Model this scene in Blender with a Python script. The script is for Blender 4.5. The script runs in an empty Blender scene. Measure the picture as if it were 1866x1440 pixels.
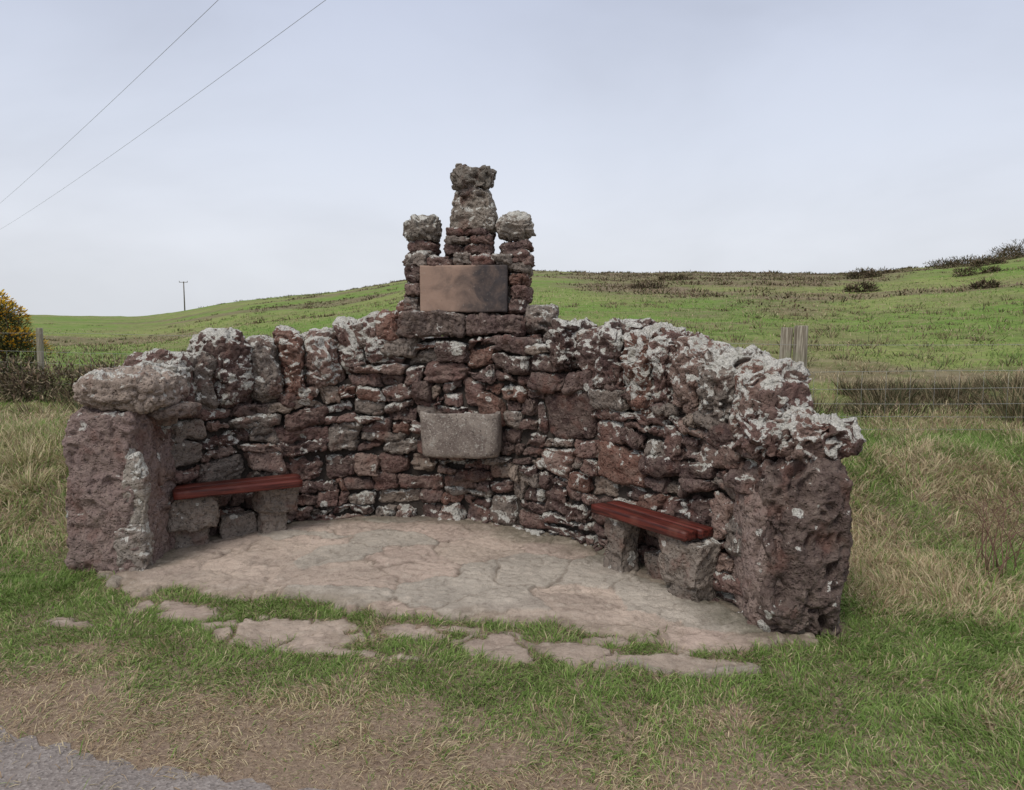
import bpy, math, numpy as np
from mathutils import Vector
rng = np.random.default_rng(7)

# ------------------------------------------------------------------ noise
def _h(ix, iy, iz, seed):
    h = (ix.astype(np.int64)*374761393 + iy.astype(np.int64)*668265263 + iz.astype(np.int64)*2147483647 + seed*1274126177) & 0xffffffff
    h = ((h ^ (h >> 13)) * 1274126177) & 0xffffffff
    h = ((h ^ (h >> 16)) * 2246822519) & 0xffffffff
    h = (h ^ (h >> 15)) & 0xffffffff
    return h/4294967295.0
def vn(p, seed=0):
    i = np.floor(p).astype(np.int64); f = p-i
    u = f*f*f*(f*(f*6-15)+10)
    r = 0
    for dx in (0, 1):
        wx = u[:, 0] if dx else 1-u[:, 0]
        for dy in (0, 1):
            wy = u[:, 1] if dy else 1-u[:, 1]
            for dz in (0, 1):
                wz = u[:, 2] if dz else 1-u[:, 2]
                r = r + wx*wy*wz*_h(i[:, 0]+dx, i[:, 1]+dy, i[:, 2]+dz, seed)
    return r*2-1
def fbm(p, oct=3, seed=0):
    a = 1; s = 0; t = 0
    for o in range(oct):
        s = s + a*vn(p*(2.03**o)+o*17.3, seed+o); t += a; a *= .5
    return s/t*1.5
def n2(x, y, sc, seed=0, oct=2):
    x = np.asarray(x, float); y = np.asarray(y, float)
    return fbm(np.stack([x.ravel()*sc, y.ravel()*sc, np.zeros(x.size)+.5], 1), oct, seed).reshape(x.shape)
def worley(p, seed=0, want2=False):
    i = np.floor(p).astype(np.int64)
    f1 = np.full(len(p), 9.); f2 = np.full(len(p), 9.); cid = np.zeros(len(p))
    zr = (-1, 0, 1) if not want2 else (0,)
    for dx in (-1, 0, 1):
        for dy in (-1, 0, 1):
            for dz in zr:
                a = i[:, 0]+dx; b = i[:, 1]+dy; c = i[:, 2]+dz
                q0 = a+_h(a, b, c, seed); q1 = b+_h(a, b, c, seed+1)
                if want2:
                    d = np.sqrt((q0-p[:, 0])**2+(q1-p[:, 1])**2)
                    m = d < f1
                    f2 = np.where(m, f1, np.minimum(f2, d)); cid = np.where(m, _h(a, b, c, seed+5), cid)
                    f1 = np.where(m, d, f1)
                else:
                    q2 = c+_h(a, b, c, seed+2)
                    d = np.sqrt((q0-p[:, 0])**2+(q1-p[:, 1])**2+(q2-p[:, 2])**2)
                    f1 = np.minimum(f1, d)
    return (f1, f2, cid) if want2 else f1
def sst(a, b, x):
    t = np.clip((x-a)/(b-a), 0, 1); return t*t*(3-2*t)

# ------------------------------------------------------------------ mesh helpers
COL = bpy.context.scene.collection
def mkobj(name, V, quads=None, tris=None, mat=None, cols=None, fl=None, smooth=True, parent=None):
    me = bpy.data.meshes.new(name)
    V = np.asarray(V, np.float32)
    parts = []; tot = []
    if quads is not None and len(quads): parts.append(np.asarray(quads, np.int32).ravel()); tot.append(np.full(len(quads), 4, np.int32))
    if tris is not None and len(tris): parts.append(np.asarray(tris, np.int32).ravel()); tot.append(np.full(len(tris), 3, np.int32))
    li = np.concatenate(parts); tot = np.concatenate(tot)
    st = np.concatenate([[0], np.cumsum(tot)[:-1]]).astype(np.int32)
    me.vertices.add(len(V)); me.vertices.foreach_set('co', V.ravel())
    me.loops.add(len(li)); me.loops.foreach_set('vertex_index', li)
    me.polygons.add(len(tot)); me.polygons.foreach_set('loop_start', st); me.polygons.foreach_set('loop_total', tot)
    if smooth: me.polygons.foreach_set('use_smooth', np.ones(len(tot), bool))
    me.update(calc_edges=True)
    if cols is not None:
        at = me.attributes.new('Col', 'FLOAT_COLOR', 'POINT')
        c = np.ones((len(V), 4), np.float32); c[:, :3] = cols
        at.data.foreach_set('color', c.ravel())
    for k, v in (fl or {}).items():
        at = me.attributes.new(k, 'FLOAT', 'POINT'); at.data.foreach_set('value', np.asarray(v, np.float32))
    ob = bpy.data.objects.new(name, me); COL.objects.link(ob)
    if mat: me.materials.append(mat)
    if parent: ob.parent = parent
    return ob
def empty(name):
    e = bpy.data.objects.new(name, None); COL.objects.link(e); return e
def tubes(polys, rads, sides=6):
    V = []; Q = []; base = 0
    for P, r in zip(polys, rads):
        P = np.asarray(P, float); n = len(P)
        T = np.gradient(P, axis=0); T /= np.linalg.norm(T, axis=1)[:, None]+1e-9
        ref = np.array([0, 0, 1.]) if abs(T[0, 2]) < .9 else np.array([1., 0, 0])
        A = np.cross(T, ref); A /= np.linalg.norm(A, axis=1)[:, None]+1e-9; B = np.cross(T, A)
        rr = np.broadcast_to(np.asarray(r, float), (n,))
        an = np.arange(sides)/sides*2*math.pi
        ring = P[:, None]+rr[:, None, None]*(np.cos(an)[None, :, None]*A[:, None]+np.sin(an)[None, :, None]*B[:, None])
        V.append(ring.reshape(-1, 3))
        for i in range(n-1):
            for j in range(sides):
                k = (j+1) % sides
                Q.append((base+i*sides+j, base+i*sides+k, base+(i+1)*sides+k, base+(i+1)*sides+j))
        V.append(P[[0, -1]]); c0 = base+n*sides
        for j in range(sides):
            k = (j+1) % sides
            Q.append((c0, base+k, base+j, c0)); Q.append((c0+1, base+(n-1)*sides+j, base+(n-1)*sides+k, c0+1))
        base += n*sides+2
    V = np.concatenate(V); qs = [q for q in Q if q[0] != q[3]]; ts = [q[:3] for q in Q if q[0] == q[3]]
    return V, qs, ts

# ------------------------------------------------------------------ materials
def newmat(name, rough=.9, spec=.25):
    m = bpy.data.materials.new(name); m.use_nodes = True
    nt = m.node_tree; b = nt.nodes['Principled BSDF']
    b.inputs['Roughness'].default_value = rough; b.inputs['Specular IOR Level'].default_value = spec
    return m, nt, b
def N(nt, t, **k):
    n = nt.nodes.new(t)
    for a, v in k.items(): setattr(n, a, v)
    return n
def noise(nt, vec, scale, detail=4, rough=.6, dist=0):
    n = N(nt, 'ShaderNodeTexNoise'); n.inputs['Scale'].default_value = scale; n.inputs['Detail'].default_value = detail
    n.inputs['Roughness'].default_value = rough; n.inputs['Distortion'].default_value = dist
    nt.links.new(vec, n.inputs['Vector']); return n.outputs['Fac']
def mrange(nt, v, a, b, c=0, d=1, smooth=True):
    n = N(nt, 'ShaderNodeMapRange'); n.interpolation_type = 'SMOOTHSTEP' if smooth else 'LINEAR'
    nt.links.new(v, n.inputs[0])
    for i, x in zip((1, 2, 3, 4), (a, b, c, d)): n.inputs[i].default_value = x
    return n.outputs[0]
def math_(nt, op, a, b=None):
    n = N(nt, 'ShaderNodeMath', operation=op)
    for i, x in enumerate((a, b)):
        if x is None: continue
        if isinstance(x, (int, float)): n.inputs[i].default_value = x
        else: nt.links.new(x, n.inputs[i])
    return n.outputs[0]
def mix(nt, f, a, b, mode='MIX'):
    n = N(nt, 'ShaderNodeMix', data_type='RGBA', blend_type=mode)
    for i, x in ((0, f), (6, a), (7, b)):
        if isinstance(x, (int, float)): n.inputs[i].default_value = x
        elif isinstance(x, tuple): n.inputs[i].default_value = (*x, 1)
        else: nt.links.new(x, n.inputs[i])
    return n.outputs[2]
def bump(nt, b, h, s, d):
    n = N(nt, 'ShaderNodeBump'); n.inputs['Strength'].default_value = s; n.inputs['Distance'].default_value = d
    nt.links.new(h, n.inputs['Height']); nt.links.new(n.outputs[0], b.inputs['Normal']); return n

def stone_material(name, lich_white=(.80, .78, .71)):
    m, nt, b = newmat(name, .92, .2)
    P = N(nt, 'ShaderNodeTexCoord').outputs['Object']
    col = N(nt, 'ShaderNodeAttribute', attribute_name='Col').outputs['Color']
    li = N(nt, 'ShaderNodeAttribute', attribute_name='lichen').outputs['Fac']
    nA = noise(nt, P, 9, 6, .65, .3); nB = noise(nt, P, 38, 5, .7); nC = noise(nt, P, 120, 3, .6)
    c = mix(nt, mrange(nt, nA, .35, .7, 0, .5), col, mix(nt, .75, col, (.34, .265, .215)))
    c = mix(nt, mrange(nt, nB, .52, .72, 0, .55), c, (.36, .29, .24))
    c = mix(nt, mrange(nt, nB, .49, .30, 0, .9), c, mix(nt, .8, c, (.022, .016, .015)))
    c = mix(nt, mrange(nt, noise(nt, P, 5, 3), .52, .70, 0, .5), c, (.19, .085, .062))
    geo = N(nt, 'ShaderNodeNewGeometry'); sep = N(nt, 'ShaderNodeSeparateXYZ'); nt.links.new(geo.outputs['Normal'], sep.inputs[0])
    up = mrange(nt, sep.outputs['Z'], -.3, .9, -.05, .10)
    g = math_(nt, 'ADD', noise(nt, P, 11, 8, .70, .5), up)
    g = math_(nt, 'ADD', g, math_(nt, 'MULTIPLY', li, .22))
    mA = mrange(nt, g, .72, .745, 0, .92)
    wv = N(nt, 'ShaderNodeVectorMath', operation='ADD'); nz = N(nt, 'ShaderNodeTexNoise'); nz.inputs['Scale'].default_value = 14
    nt.links.new(P, nz.inputs['Vector'])
    sc = N(nt, 'ShaderNodeVectorMath', operation='SCALE'); sc.inputs['Scale'].default_value = .06
    nt.links.new(nz.outputs['Color'], sc.inputs[0]); nt.links.new(P, wv.inputs[0]); nt.links.new(sc.outputs[0], wv.inputs[1])
    vo = N(nt, 'ShaderNodeTexVoronoi'); vo.inputs['Scale'].default_value = 7.5; nt.links.new(wv.outputs[0], vo.inputs['Vector'])
    sp = N(nt, 'ShaderNodeSeparateColor'); nt.links.new(vo.outputs['Color'], sp.inputs[0])
    rad = mrange(nt, sp.outputs[0], .50, 1, 0, .38, False)
    inside = mrange(nt, math_(nt, 'SUBTRACT', rad, vo.outputs['Distance']), 0, .04, 0, .9)
    inside = math_(nt, 'MULTIPLY', inside, mrange(nt, nB, .36, .5, .1, 1))
    mm = math_(nt, 'MAXIMUM', mA, inside)
    lc = mix(nt, mrange(nt, nC, .35, .65), lich_white, (.48, .465, .42)); lc = mix(nt, mrange(nt, nA, .45, .62, 0, .45), lc, (.40, .39, .32))
    c = mix(nt, mm, c, lc)
    nt.links.new(c, b.inputs['Base Color'])
    v2 = N(nt, 'ShaderNodeTexVoronoi'); v2.inputs['Scale'].default_value = 42; nt.links.new(wv.outputs[0], v2.inputs['Vector'])
    hh = math_(nt, 'ADD', math_(nt, 'MULTIPLY', nB, 1.0), math_(nt, 'MULTIPLY', mrange(nt, v2.outputs['Distance'], .1, .5), .5))
    hh = math_(nt, 'ADD', hh, math_(nt, 'MULTIPLY', nC, .35))
    bump(nt, b, hh, 1.0, .022)
    return m
M_stone = stone_material('weathered_sandstone')

def vcol_mat(name, rough=.8, var=.5, spec=.2, trans=0):
    m, nt, b = newmat(name, rough, spec)
    P = N(nt, 'ShaderNodeTexCoord').outputs['Object']
    col = N(nt, 'ShaderNodeAttribute', attribute_name='Col').outputs['Color']
    c = mix(nt, mrange(nt, noise(nt, P, 30, 3), .3, .7, 0, var), col, mix(nt, .5, col, (.02, .02, .01)))
    nt.links.new(c, b.inputs['Base Color'])
    if trans:
        tr = N(nt, 'ShaderNodeBsdfTranslucent'); nt.links.new(c, tr.inputs[0])
        ms = N(nt, 'ShaderNodeMixShader'); ms.inputs[0].default_value = trans
        out = nt.nodes['Material Output']
        nt.links.new(b.outputs[0], ms.inputs[1]); nt.links.new(tr.outputs[0], ms.inputs[2]); nt.links.new(ms.outputs[0], out.inputs[0])
    return m
M_grass = vcol_mat('grass_blades', .7, .2, .2, .3)
M_twig = vcol_mat('dry_stems', .9, .3, .1)

# ------------------------------------------------------------------ wall path (inner face at floor)
CP = np.array([(-2.44, 4.80), (-2.36, 5.25), (-2.08, 5.62), (-1.65, 5.87), (-1.15, 5.98), (-.7, 5.93), (-.3, 5.78), (.1, 5.55),
               (.5, 5.2), (.82, 4.8), (1.06, 4.4), (1.24, 4.02), (1.36, 3.7)])
def catmull(P, n=24):
    Q = np.vstack([2*P[0]-P[1], P, 2*P[-1]-P[-2]]); out = []
    for i in range(1, len(Q)-2):
        for j in range(n):
            t = j/n
            out.append(.5*((2*Q[i])+(-Q[i-1]+Q[i+1])*t+(2*Q[i-1]-5*Q[i]+4*Q[i+1]-Q[i+2])*t*t+(-Q[i-1]+3*Q[i]-3*Q[i+1]+Q[i+2])*t**3))
    out.append(P[-1]); return np.array(out)
PT = catmull(CP)
for _ in range(30): PT[1:-1] = .25*PT[:-2]+.5*PT[1:-1]+.25*PT[2:]
seg = np.linalg.norm(np.diff(PT, axis=0), axis=1); S = np.concatenate([[0], np.cumsum(seg)]); LEN = S[-1]
TT = np.gradient(PT, S, axis=0); TT /= np.linalg.norm(TT, axis=1)[:, None]
NNm = np.stack([-TT[:, 1], TT[:, 0]], 1)
SC = S[np.arange(13)*24]
def path(s):
    sc = np.clip(s, 0, LEN); ex = s-sc
    p = np.stack([np.interp(sc, S, PT[:, i]) for i in (0, 1)], -1)
    t = np.stack([np.interp(sc, S, TT[:, i]) for i in (0, 1)], -1)
    n = np.stack([np.interp(sc, S, NNm[:, i]) for i in (0, 1)], -1)
    return p+t*ex[..., None], t, n
BODY = [1.0, 1.0, .98, 1.0, 1.26, 1.5, 1.52, 1.46, 1.18, 1.08, 1.05, .95, .9]
TOP = [1.28, 1.38, 1.49, 1.56, 1.64, 1.75, 1.8, 1.68, 1.60, 1.60, 1.53, 1.36, 1.14]
body = lambda s: np.interp(s, SC, BODY)
topf = lambda s: np.interp(s, SC, TOP)
TH = .46

# ------------------------------------------------------------------ stones
_tc = {}
def template(nx, ny, nz):
    key = (nx, ny, nz)
    if key in _tc: return _tc[key]
    V = []; Q = []; base = 0
    n = (nx, ny, nz)
    for ax in range(3):
        u, v = [(1, 2), (2, 0), (0, 1)][ax]
        for sg in (-1, 1):
            gu = np.linspace(-1, 1, n[u]+1); gv = np.linspace(-1, 1, n[v]+1)
            U, W = np.meshgrid(gu, gv, indexing='ij'); p = np.zeros(U.shape+(3,)); p[..., ax] = sg; p[..., u] = U; p[..., v] = W
            idx = np.arange(U.size).reshape(U.shape)+base
            q = np.stack([idx[:-1, :-1], idx[1:, :-1], idx[1:, 1:], idx[:-1, 1:]], -1).reshape(-1, 4)
            if sg < 0: q = q[:, ::-1]
            V.append(p.reshape(-1, 3)); Q.append(q); base += U.size
    V = np.concatenate(V); Q = np.concatenate(Q)
    r = np.round(V*10000).astype(np.int64)
    _, ui, inv = np.unique(r, axis=0, return_index=True, return_inverse=True)
    inv = inv.ravel()
    _tc[key] = (V[ui], inv[Q]); return _tc[key]

class Stones:
    def __init__(s): s.V = []; s.Nn = []; s.Q = []; s.A = []; s.C = []; s.base = 0
    def add(s, c, h, basis=None, step=.013, k=6, jit=.1, amp=.014, pit=0, strata=0, col=(.2, .14, .12), lichen=0, corners=None, taper=(1, 1), wall=False, crack=.9):
        h = np.asarray(h, float); c = np.asarray(c, float)
        n = [int(np.clip(round(2*x/step), 3, 90)) for x in h]
        P, Q = template(*n)
        nk = (np.abs(P)**k).sum(1)**(1/k)
        p = P/nk[:, None]
        g = np.sign(p)*np.abs(p)**(k-1)/h; g /= np.linalg.norm(g, axis=1)[:, None]
        J = rng.uniform(-jit, jit, (2, 2, 2, 3))*h
        loc = p*h
        if corners is not None:
            u = (p[:, 0]+1)/2; w = (p[:, 2]+1)/2
            K = np.asarray(corners, float)
            sz = (K[0]*((1-u)*(1-w))[:, None]+K[1]*(u*(1-w))[:, None]+K[2]*(u*w)[:, None]+K[3]*((1-u)*w)[:, None])
            loc[:, 0] = sz[:, 0]-c[0]; loc[:, 2] = sz[:, 1]-c[2]
        fx = (p+1)/2
        for a in (0, 1):
            for b_ in (0, 1):
                for d in (0, 1):
                    w = (fx[:, 0] if a else 1-fx[:, 0])*(fx[:, 1] if b_ else 1-fx[:, 1])*(fx[:, 2] if d else 1-fx[:, 2])
                    loc = loc+w[:, None]*J[a, b_, d]
        tz = fx[:, 2]
        loc[:, 0] *= 1+(taper[0]-1)*tz; loc[:, 1] *= 1+(taper[1]-1)*tz
        if wall:
            q = loc+c
            pp, t, nn = path(q[:, 0])
            W = np.zeros_like(q); W[:, :2] = pp+nn*q[:, 1:2]; W[:, 2] = q[:, 2]
            G = np.zeros_like(q); G[:, :2] = t*g[:, 0:1]+nn*g[:, 1:2]; G[:, 2] = g[:, 2]
        else:
            B = np.eye(3) if basis is None else np.asarray(basis)
            W = loc@B+c; G = g@B
        s.V.append(W); s.Nn.append(G); s.Q.append(Q+s.base); s.base += len(W)
        sd = rng.uniform(0, 50)
        col = np.asarray(col)*rng.uniform(.80, 1.18)
        s.A.append(np.tile([amp, pit, strata, lichen, sd, crack], (len(W), 1))); s.C.append(np.tile(col, (len(W), 1)))
    def build(s, name, parent=None, mat=None, pz=1.0):
        V = np.concatenate(s.V); G = np.concatenate(s.Nn); A = np.concatenate(s.A); Q = np.concatenate(s.Q); C = np.concatenate(s.C)
        amp, pit, stra, li, sd, crk = A.T
        off = np.stack([sd*3.1, sd*1.7, sd*2.3], 1)
        d = amp*(fbm(V*6+off, 3, 1)*1.0)
        r = 1-np.abs(fbm(V*16+off, 2, 9)); d -= amp*crk*(sst(.72, 1., r))
        d += amp*.35*fbm(V*42+off, 2, 4)
        V3 = V*np.array([7, 7, 40.])+off; V3[:, 2] += 1.3*vn(V*5, 3)
        d += stra*.011*vn(V3, 11)
        cav = np.zeros(len(V))
        m = pit > 0
        if m.any():
            pw = V[m]*17*np.array([1, 1, pz])+.9*np.stack([vn(V[m]*9, 21), vn(V[m]*9, 22), vn(V[m]*9, 23)], 1)
            w = worley(pw, 31)
            w2 = worley(pw*.45, 37)
            pm = sst(.52, .22, w)*sst(-.35, .25, vn(V[m]*5, 41)); pm2 = sst(.40, .16, w2)
            cav[m] = np.clip(pm+pm2, 0, 1)
            d[m] -= pit[m]*(.020*pm+.036*pm2)
        lat = np.stack([fbm(V*7+off+50, 2, 61), fbm(V*7+off+80, 2, 62), fbm(V*7+off+110, 2, 63)], 1)*amp[:, None]*.8
        V = V+G*d[:, None]+lat
        return mkobj(name, V, quads=Q, mat=mat or M_stone, cols=C, fl={'lichen': li*(1-.8*cav)}, parent=parent)

PAL = np.array([(.185, .110, .095), (.115, .072, .065), (.28, .19, .158), (.235, .20, .172), (.21, .11, .083), (.16, .106, .095), (.32, .255, .205)])
def pick(w=None):
    w = np.array(w if w is not None else [3, 2.5, 1.6, 1.8, 1.6, 3, .8]); return PAL[rng.choice(len(PAL), p=w/w.sum())]

wall_parent = empty('stone_memorial_wall')
st = Stones()
def warp(s, z):
    q = np.array([[s*2.2, z*3.0, 0.3]]); k = (1 if z > .05 else .3)
    return s+.07*vn(q*1.5, 5)[0]+.028*vn(q*4, 7)[0], z+.065*vn(q, 6)[0]*k+.030*vn(q*3.3, 8)[0]*k
def split(a, b_, c_, d_, sc, out):
    w = b_-a; h = d_-c_
    if h > rng.uniform(.10, .32)*sc and h > .11*sc:
        f = rng.uniform(.28, .72); m_ = c_+h*f; split(a, b_, c_, m_, sc, out); split(a, b_, m_, d_, sc, out); return
    if w > max(rng.uniform(.16, .42)*sc, h*.9):
        f = rng.uniform(.30, .70); m_ = a+w*f; split(a, m_, c_, d_, sc, out); split(m_, b_, c_, d_, sc, out); return
    out.append((a, b_, c_, d_))
def masonry(face, step, sc, s0, s1):
    z = -.06; cells = []
    while z < 1.55:
        h = rng.uniform(.30, .48); s = s0
        while s < s1:
            w = min(rng.uniform(.4, .9), s1-s)
            if s1-s-w < .12: w = s1-s
            split(s, s+w, z, z+h, sc, cells); s += w
        z += h
    for (a, b_, c_, d_) in cells:
        bm = body((a+b_)/2)
        if c_ > bm-.03: continue
        d2 = min(d_, bm+.03); e = -.001
        jj = lambda: rng.uniform(-.012, .012, 2)
        co = [np.array(warp(a-e, c_-e))+jj(), np.array(warp(b_+e, c_-e))+jj(), np.array(warp(b_+e, d2+e))+jj(), np.array(warp(a-e, d2+e))+jj()]
        cs = np.mean(co, 0); hs = (b_-a)/2; hz = (d2-c_)/2
        dep = np.clip(rng.normal(0, .024), -.05, .045); hd = .12; frac = cs[0]/LEN
        li = rng.uniform(.1, .5) if rng.random() < .70 else rng.uniform(.5, .9)
        if cs[1] < .18 and .3 < frac < .7: li += .35
        wts = [2.5, 1.6, 2.2, 2.8, 1.2, 2, 1.4] if frac < .5 else [3, 2.8, 1.1, 1.6, 1.8, 3, .6]
        cy = (hd-.02+dep) if face == 0 else (TH-hd+.02-dep)
        st.add((cs[0], cy, cs[1]), (hs, hd, hz), corners=co, wall=True, step=step, k=rng.uniform(3.4, 7.5),
               jit=.14, amp=rng.uniform(.011, .024), pit=rng.choice([0, .3, .9, 1.4], p=[.36, .22, .2, .22]),
               strata=rng.choice([0, .6, 1.6], p=[.35, .35, .3]), col=pick(wts), lichen=li)
masonry(0, .0125, 1.2, .15, LEN-.12)
masonry(1, .03, 1.35, .32, LEN-.40)
st.build('wall_stones', wall_parent)

# mortar core
m, nt, b = newmat('mortar_core', .95, .1)
P = N(nt, 'ShaderNodeTexCoord').outputs['Object']
nt.links.new(mix(nt, noise(nt, P, 20, 5), (.03, .024, .02), (.085, .07, .06)), b.inputs['Base Color'])
bump(nt, b, noise(nt, P, 60, 4), .8, .02); M_mortar = m
ss = np.linspace(.2, LEN-.25, 120); V = []
for s_ in ss:
    p, t, n_ = path(np.array([s_])); zt = body(s_)-.02
    for dd, zz in ((.065, -.1), (.065, zt), (TH-.05, zt), (TH-.05, -.1)):
        q = p[0]+n_[0]*dd; V.append((q[0], q[1], zz))
Q = []
for i in range(len(ss)-1):
    for j in range(3): Q.append((4*i+j, 4*i+j+1, 4*i+4+j+1, 4*i+4+j))
Q += [(0, 1, 2, 3), tuple(4*(len(ss)-1)+x for x in (3, 2, 1, 0))]
mkobj('mortar_core', V, quads=Q, mat=M_mortar, smooth=False, parent=wall_parent)

# coping : big upright lumps, shoulder to shoulder
cp = Stones()
sM0 = float(np.interp(-1.0, PT[:, 0], S)); sM1 = float(np.interp(.30, PT[:, 0], S))
def run(s0, s1, ws, lf):
    n = len(ws); ws = np.array(ws)/np.sum(ws)*(s1-s0); edges = s0+np.concatenate([[0], np.cumsum(ws)])
    tops = edges+rng.uniform(-.07, -.01, n+1)
    zo = [.0, -.03, .02, -.02, .01, -.035, .015, -.01, .02, -.02]
    for i in range(n):
        a, b_ = edges[i], edges[i+1]; ta, tb = tops[i]-.012, tops[i+1]+.012; w = b_-a; sc_ = (a+b_)/2; frac = sc_/LEN
        zb = body(sc_)-.03; zt = topf(sc_)+zo[i % 10]
        li = rng.uniform(.75, 1.15) if (frac < .42 or frac > .76) else rng.uniform(.5, 1.0)
        col = pick([1.5, .8, 3, 3, .6, 1, 2.5] if lf else [3, 2.4, 1, .8, 2.4, 2, .6])
        co = [(a-.008, zb), (b_+.008, zb+rng.uniform(-.03, .03)), (tb, zt+rng.uniform(-.03, .03)), (ta, zt+rng.uniform(-.03, .03))]
        pr_ = rng.uniform(.0, .06)
        cp.add((sc_, TH/2-pr_*.6, (zb+zt)/2), (w/2+.01, TH/2+pr_, (zt-zb)/2+.01), corners=co, wall=True, step=.0125, k=rng.uniform(3.0, 4.2), jit=.10,
               amp=rng.uniform(.022, .032) if lf else rng.uniform(.024, .036), pit=rng.choice([.3, .7, 1.0]) if lf else rng.choice([.8, 1.4, 1.9]), strata=.5, col=col, lichen=li)
        for _ in range(rng.integers(0, 3)):
            cp.add((a+rng.uniform(0, w), .04, zb+rng.uniform(.0, .10)), (rng.uniform(.05, .11), .09, rng.uniform(.025, .06)), wall=True, step=.0125, k=4, jit=.2,
                   amp=.016, pit=.5, strata=.8, col=pick(), lichen=.3)
        # filler behind the joint so no daylight shows
        cp.add((b_-.03, TH/2+.02, zb+(zt-zb)*.40), (.08, .17, (zt-zb)*.42), wall=True, step=.02, k=4, jit=.15, amp=.02, pit=.4, col=pick(), lichen=.7)
run(.42, sM0+.03, [.18, .24, .30, .27, .20, .30, .24, .22], True)
run(sM1, LEN-.26, [.22, .30, .26, .34, .22, .30, .28, .24], False)
for (x, y, z, hx, hy, hz, l) in [(1.56, 3.91, 1.02, .17, .20, .11, .9), (1.65, 3.85, 1.05, .11, .15, .12, 1.1), (1.36, 3.93, .97, .15, .22, .10, .95), (1.36, 4.12, 1.10, .15, .2, .12, 1.1), (1.50, 3.80, .95, .1, .12, .07, .8), (1.50, 4.10, 1.12, .13, .14, .10, 1.1)]:
    cp.add((x, y, z), (hx, hy, hz), step=.0115, k=3.2, jit=.3, amp=.038, pit=1.4, col=pick([3, 2, 1, 1, 2, 2, 1]), lichen=l)
cp.build('coping_stones', wall_parent)

# end pillars
ep = Stones()
ep.add((-2.61, 4.93, .49), (.25, .31, .57), step=.011, k=11, jit=.04, amp=.020, crack=.5, pit=.8, col=(.33, .24, .215), lichen=.30, taper=(.90, .95))
ep.add((-2.395, 4.68, .44), (.055, .045, .34), step=.0115, k=5, jit=.18, amp=.015, pit=0, col=(.42, .375, .32), lichen=.8)
ep.add((-2.42, 4.69, .13), (.09, .08, .20), step=.0115, k=5, jit=.2, amp=.02, pit=0, col=(.38, .33, .285), lichen=.6)
ep.add((-2.53, 4.95, 1.16), (.31, .33, .125), step=.0115, k=3.2, jit=.12, amp=.026, pit=.3, strata=1.2, col=(.36, .29, .24), lichen=.66)
ep.add((-2.30, 5.00, 1.02), (.16, .2, .045), step=.012, k=4, jit=.15, amp=.015, strata=1, col=(.22, .17, .145), lichen=.3)
ep.add((-2.48, 5.25, 1.20), (.20, .18, .13), step=.0115, k=3.4, jit=.2, amp=.028, pit=.4, strata=.6, col=(.26, .24, .205), lichen=.8)
ep.add((1.50, 3.95, .42), (.225, .33, .50), step=.0105, k=5, jit=.06, amp=.024, crack=.3, pit=2.0, col=(.15, .105, .092), lichen=.36, taper=(1.06, 1))
ep.add((1.36, 3.97, .36), (.13, .305, .43), step=.011, k=5, jit=.08, amp=.02, crack=.4, pit=.8, col=(.27, .20, .175), lichen=.3)
ep.build('end_pillars', wall_parent, pz=.6)

# monument tower
MX, MY = -.345, 6.03
mt = Stones()
ang = math.radians(-7); B = [[math.cos(ang), math.sin(ang), 0], [-math.sin(ang), math.cos(ang), 0], [0, 0, 1]]
def ms(x0, x1, z0, z1, dep=.20, yo=0, **k):
    k.setdefault('amp', .018); k.setdefault('pit', .8); k.setdefault('lichen', .5); k.setdefault('k', 5); k.setdefault('jit', .12)
    col = k.pop('col', None)
    if col is None: col = pick([2, 2.2, 1.0, 3, .6, 2.5, 1])
    u = (x0+x1)/2
    c = np.array([MX+u*B[0][0]+yo*B[1][0], MY+u*B[0][1]+yo*B[1][1], (z0+z1)/2])
    mt.add(c, ((x1-x0)/2, dep, (z1-z0)/2), basis=B, step=.010, col=col, **k)
ms(-.53, .01, 1.50, 1.69, .25, -.03, col=(.16, .12, .105), k=9, strata=.6, pit=.3, jit=.05, lichen=.4)
ms(.01, .47, 1.50, 1.67, .25, -.03, col=(.15, .10, .09), k=8, strata=.6, pit=.3, jit=.05, lichen=.3)
ms(.44, .72, 1.50, 1.75, .2, 0, pit=1.8, lichen=.6, k=3.6); ms(.58, .82, 1.40, 1.62, .2, 0, pit=1.4, lichen=.6, k=3.6)
ms(-.74, -.5, 1.42, 1.70, .22, 0, pit=1, lichen=.6, k=3.8); ms(-.90, -.68, 1.36, 1.64, .22, 0, pit=.6, lichen=.8, k=3.8)
ms(-.70, -.40, 1.34, 1.52, .2, -.02, pit=.4, lichen=.3, k=6)
ms(-.58, -.4, 1.66, 1.78, .18, 0, pit=1, lichen=.7, k=3.6)
for (a, b_, c_, d_) in [(-.50, -.37, 1.69, 1.81), (-.51, -.36, 1.80, 1.92), (-.50, -.37, 1.91, 2.06), (.33, .48, 1.66, 1.78), (.34, .50, 1.77, 1.90), (.33, .49, 1.89, 2.0), (.32, .50, 1.99, 2.08)]:
    ms(a, b_, c_, d_, .19, 0, pit=rng.choice([.4, 1.4]), lichen=.4)
ms(-.40, .36, 1.66, 2.06, .15, .06, col=(.17, .14, .125), k=10, jit=.02, pit=0)
x = -.50
while x < .44:
    w = rng.uniform(.12, .24); ms(x, min(x+w, .52), 2.04, 2.04+rng.uniform(.09, .12), .19, 0, strata=.8, lichen=.55); x += w*.95
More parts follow.
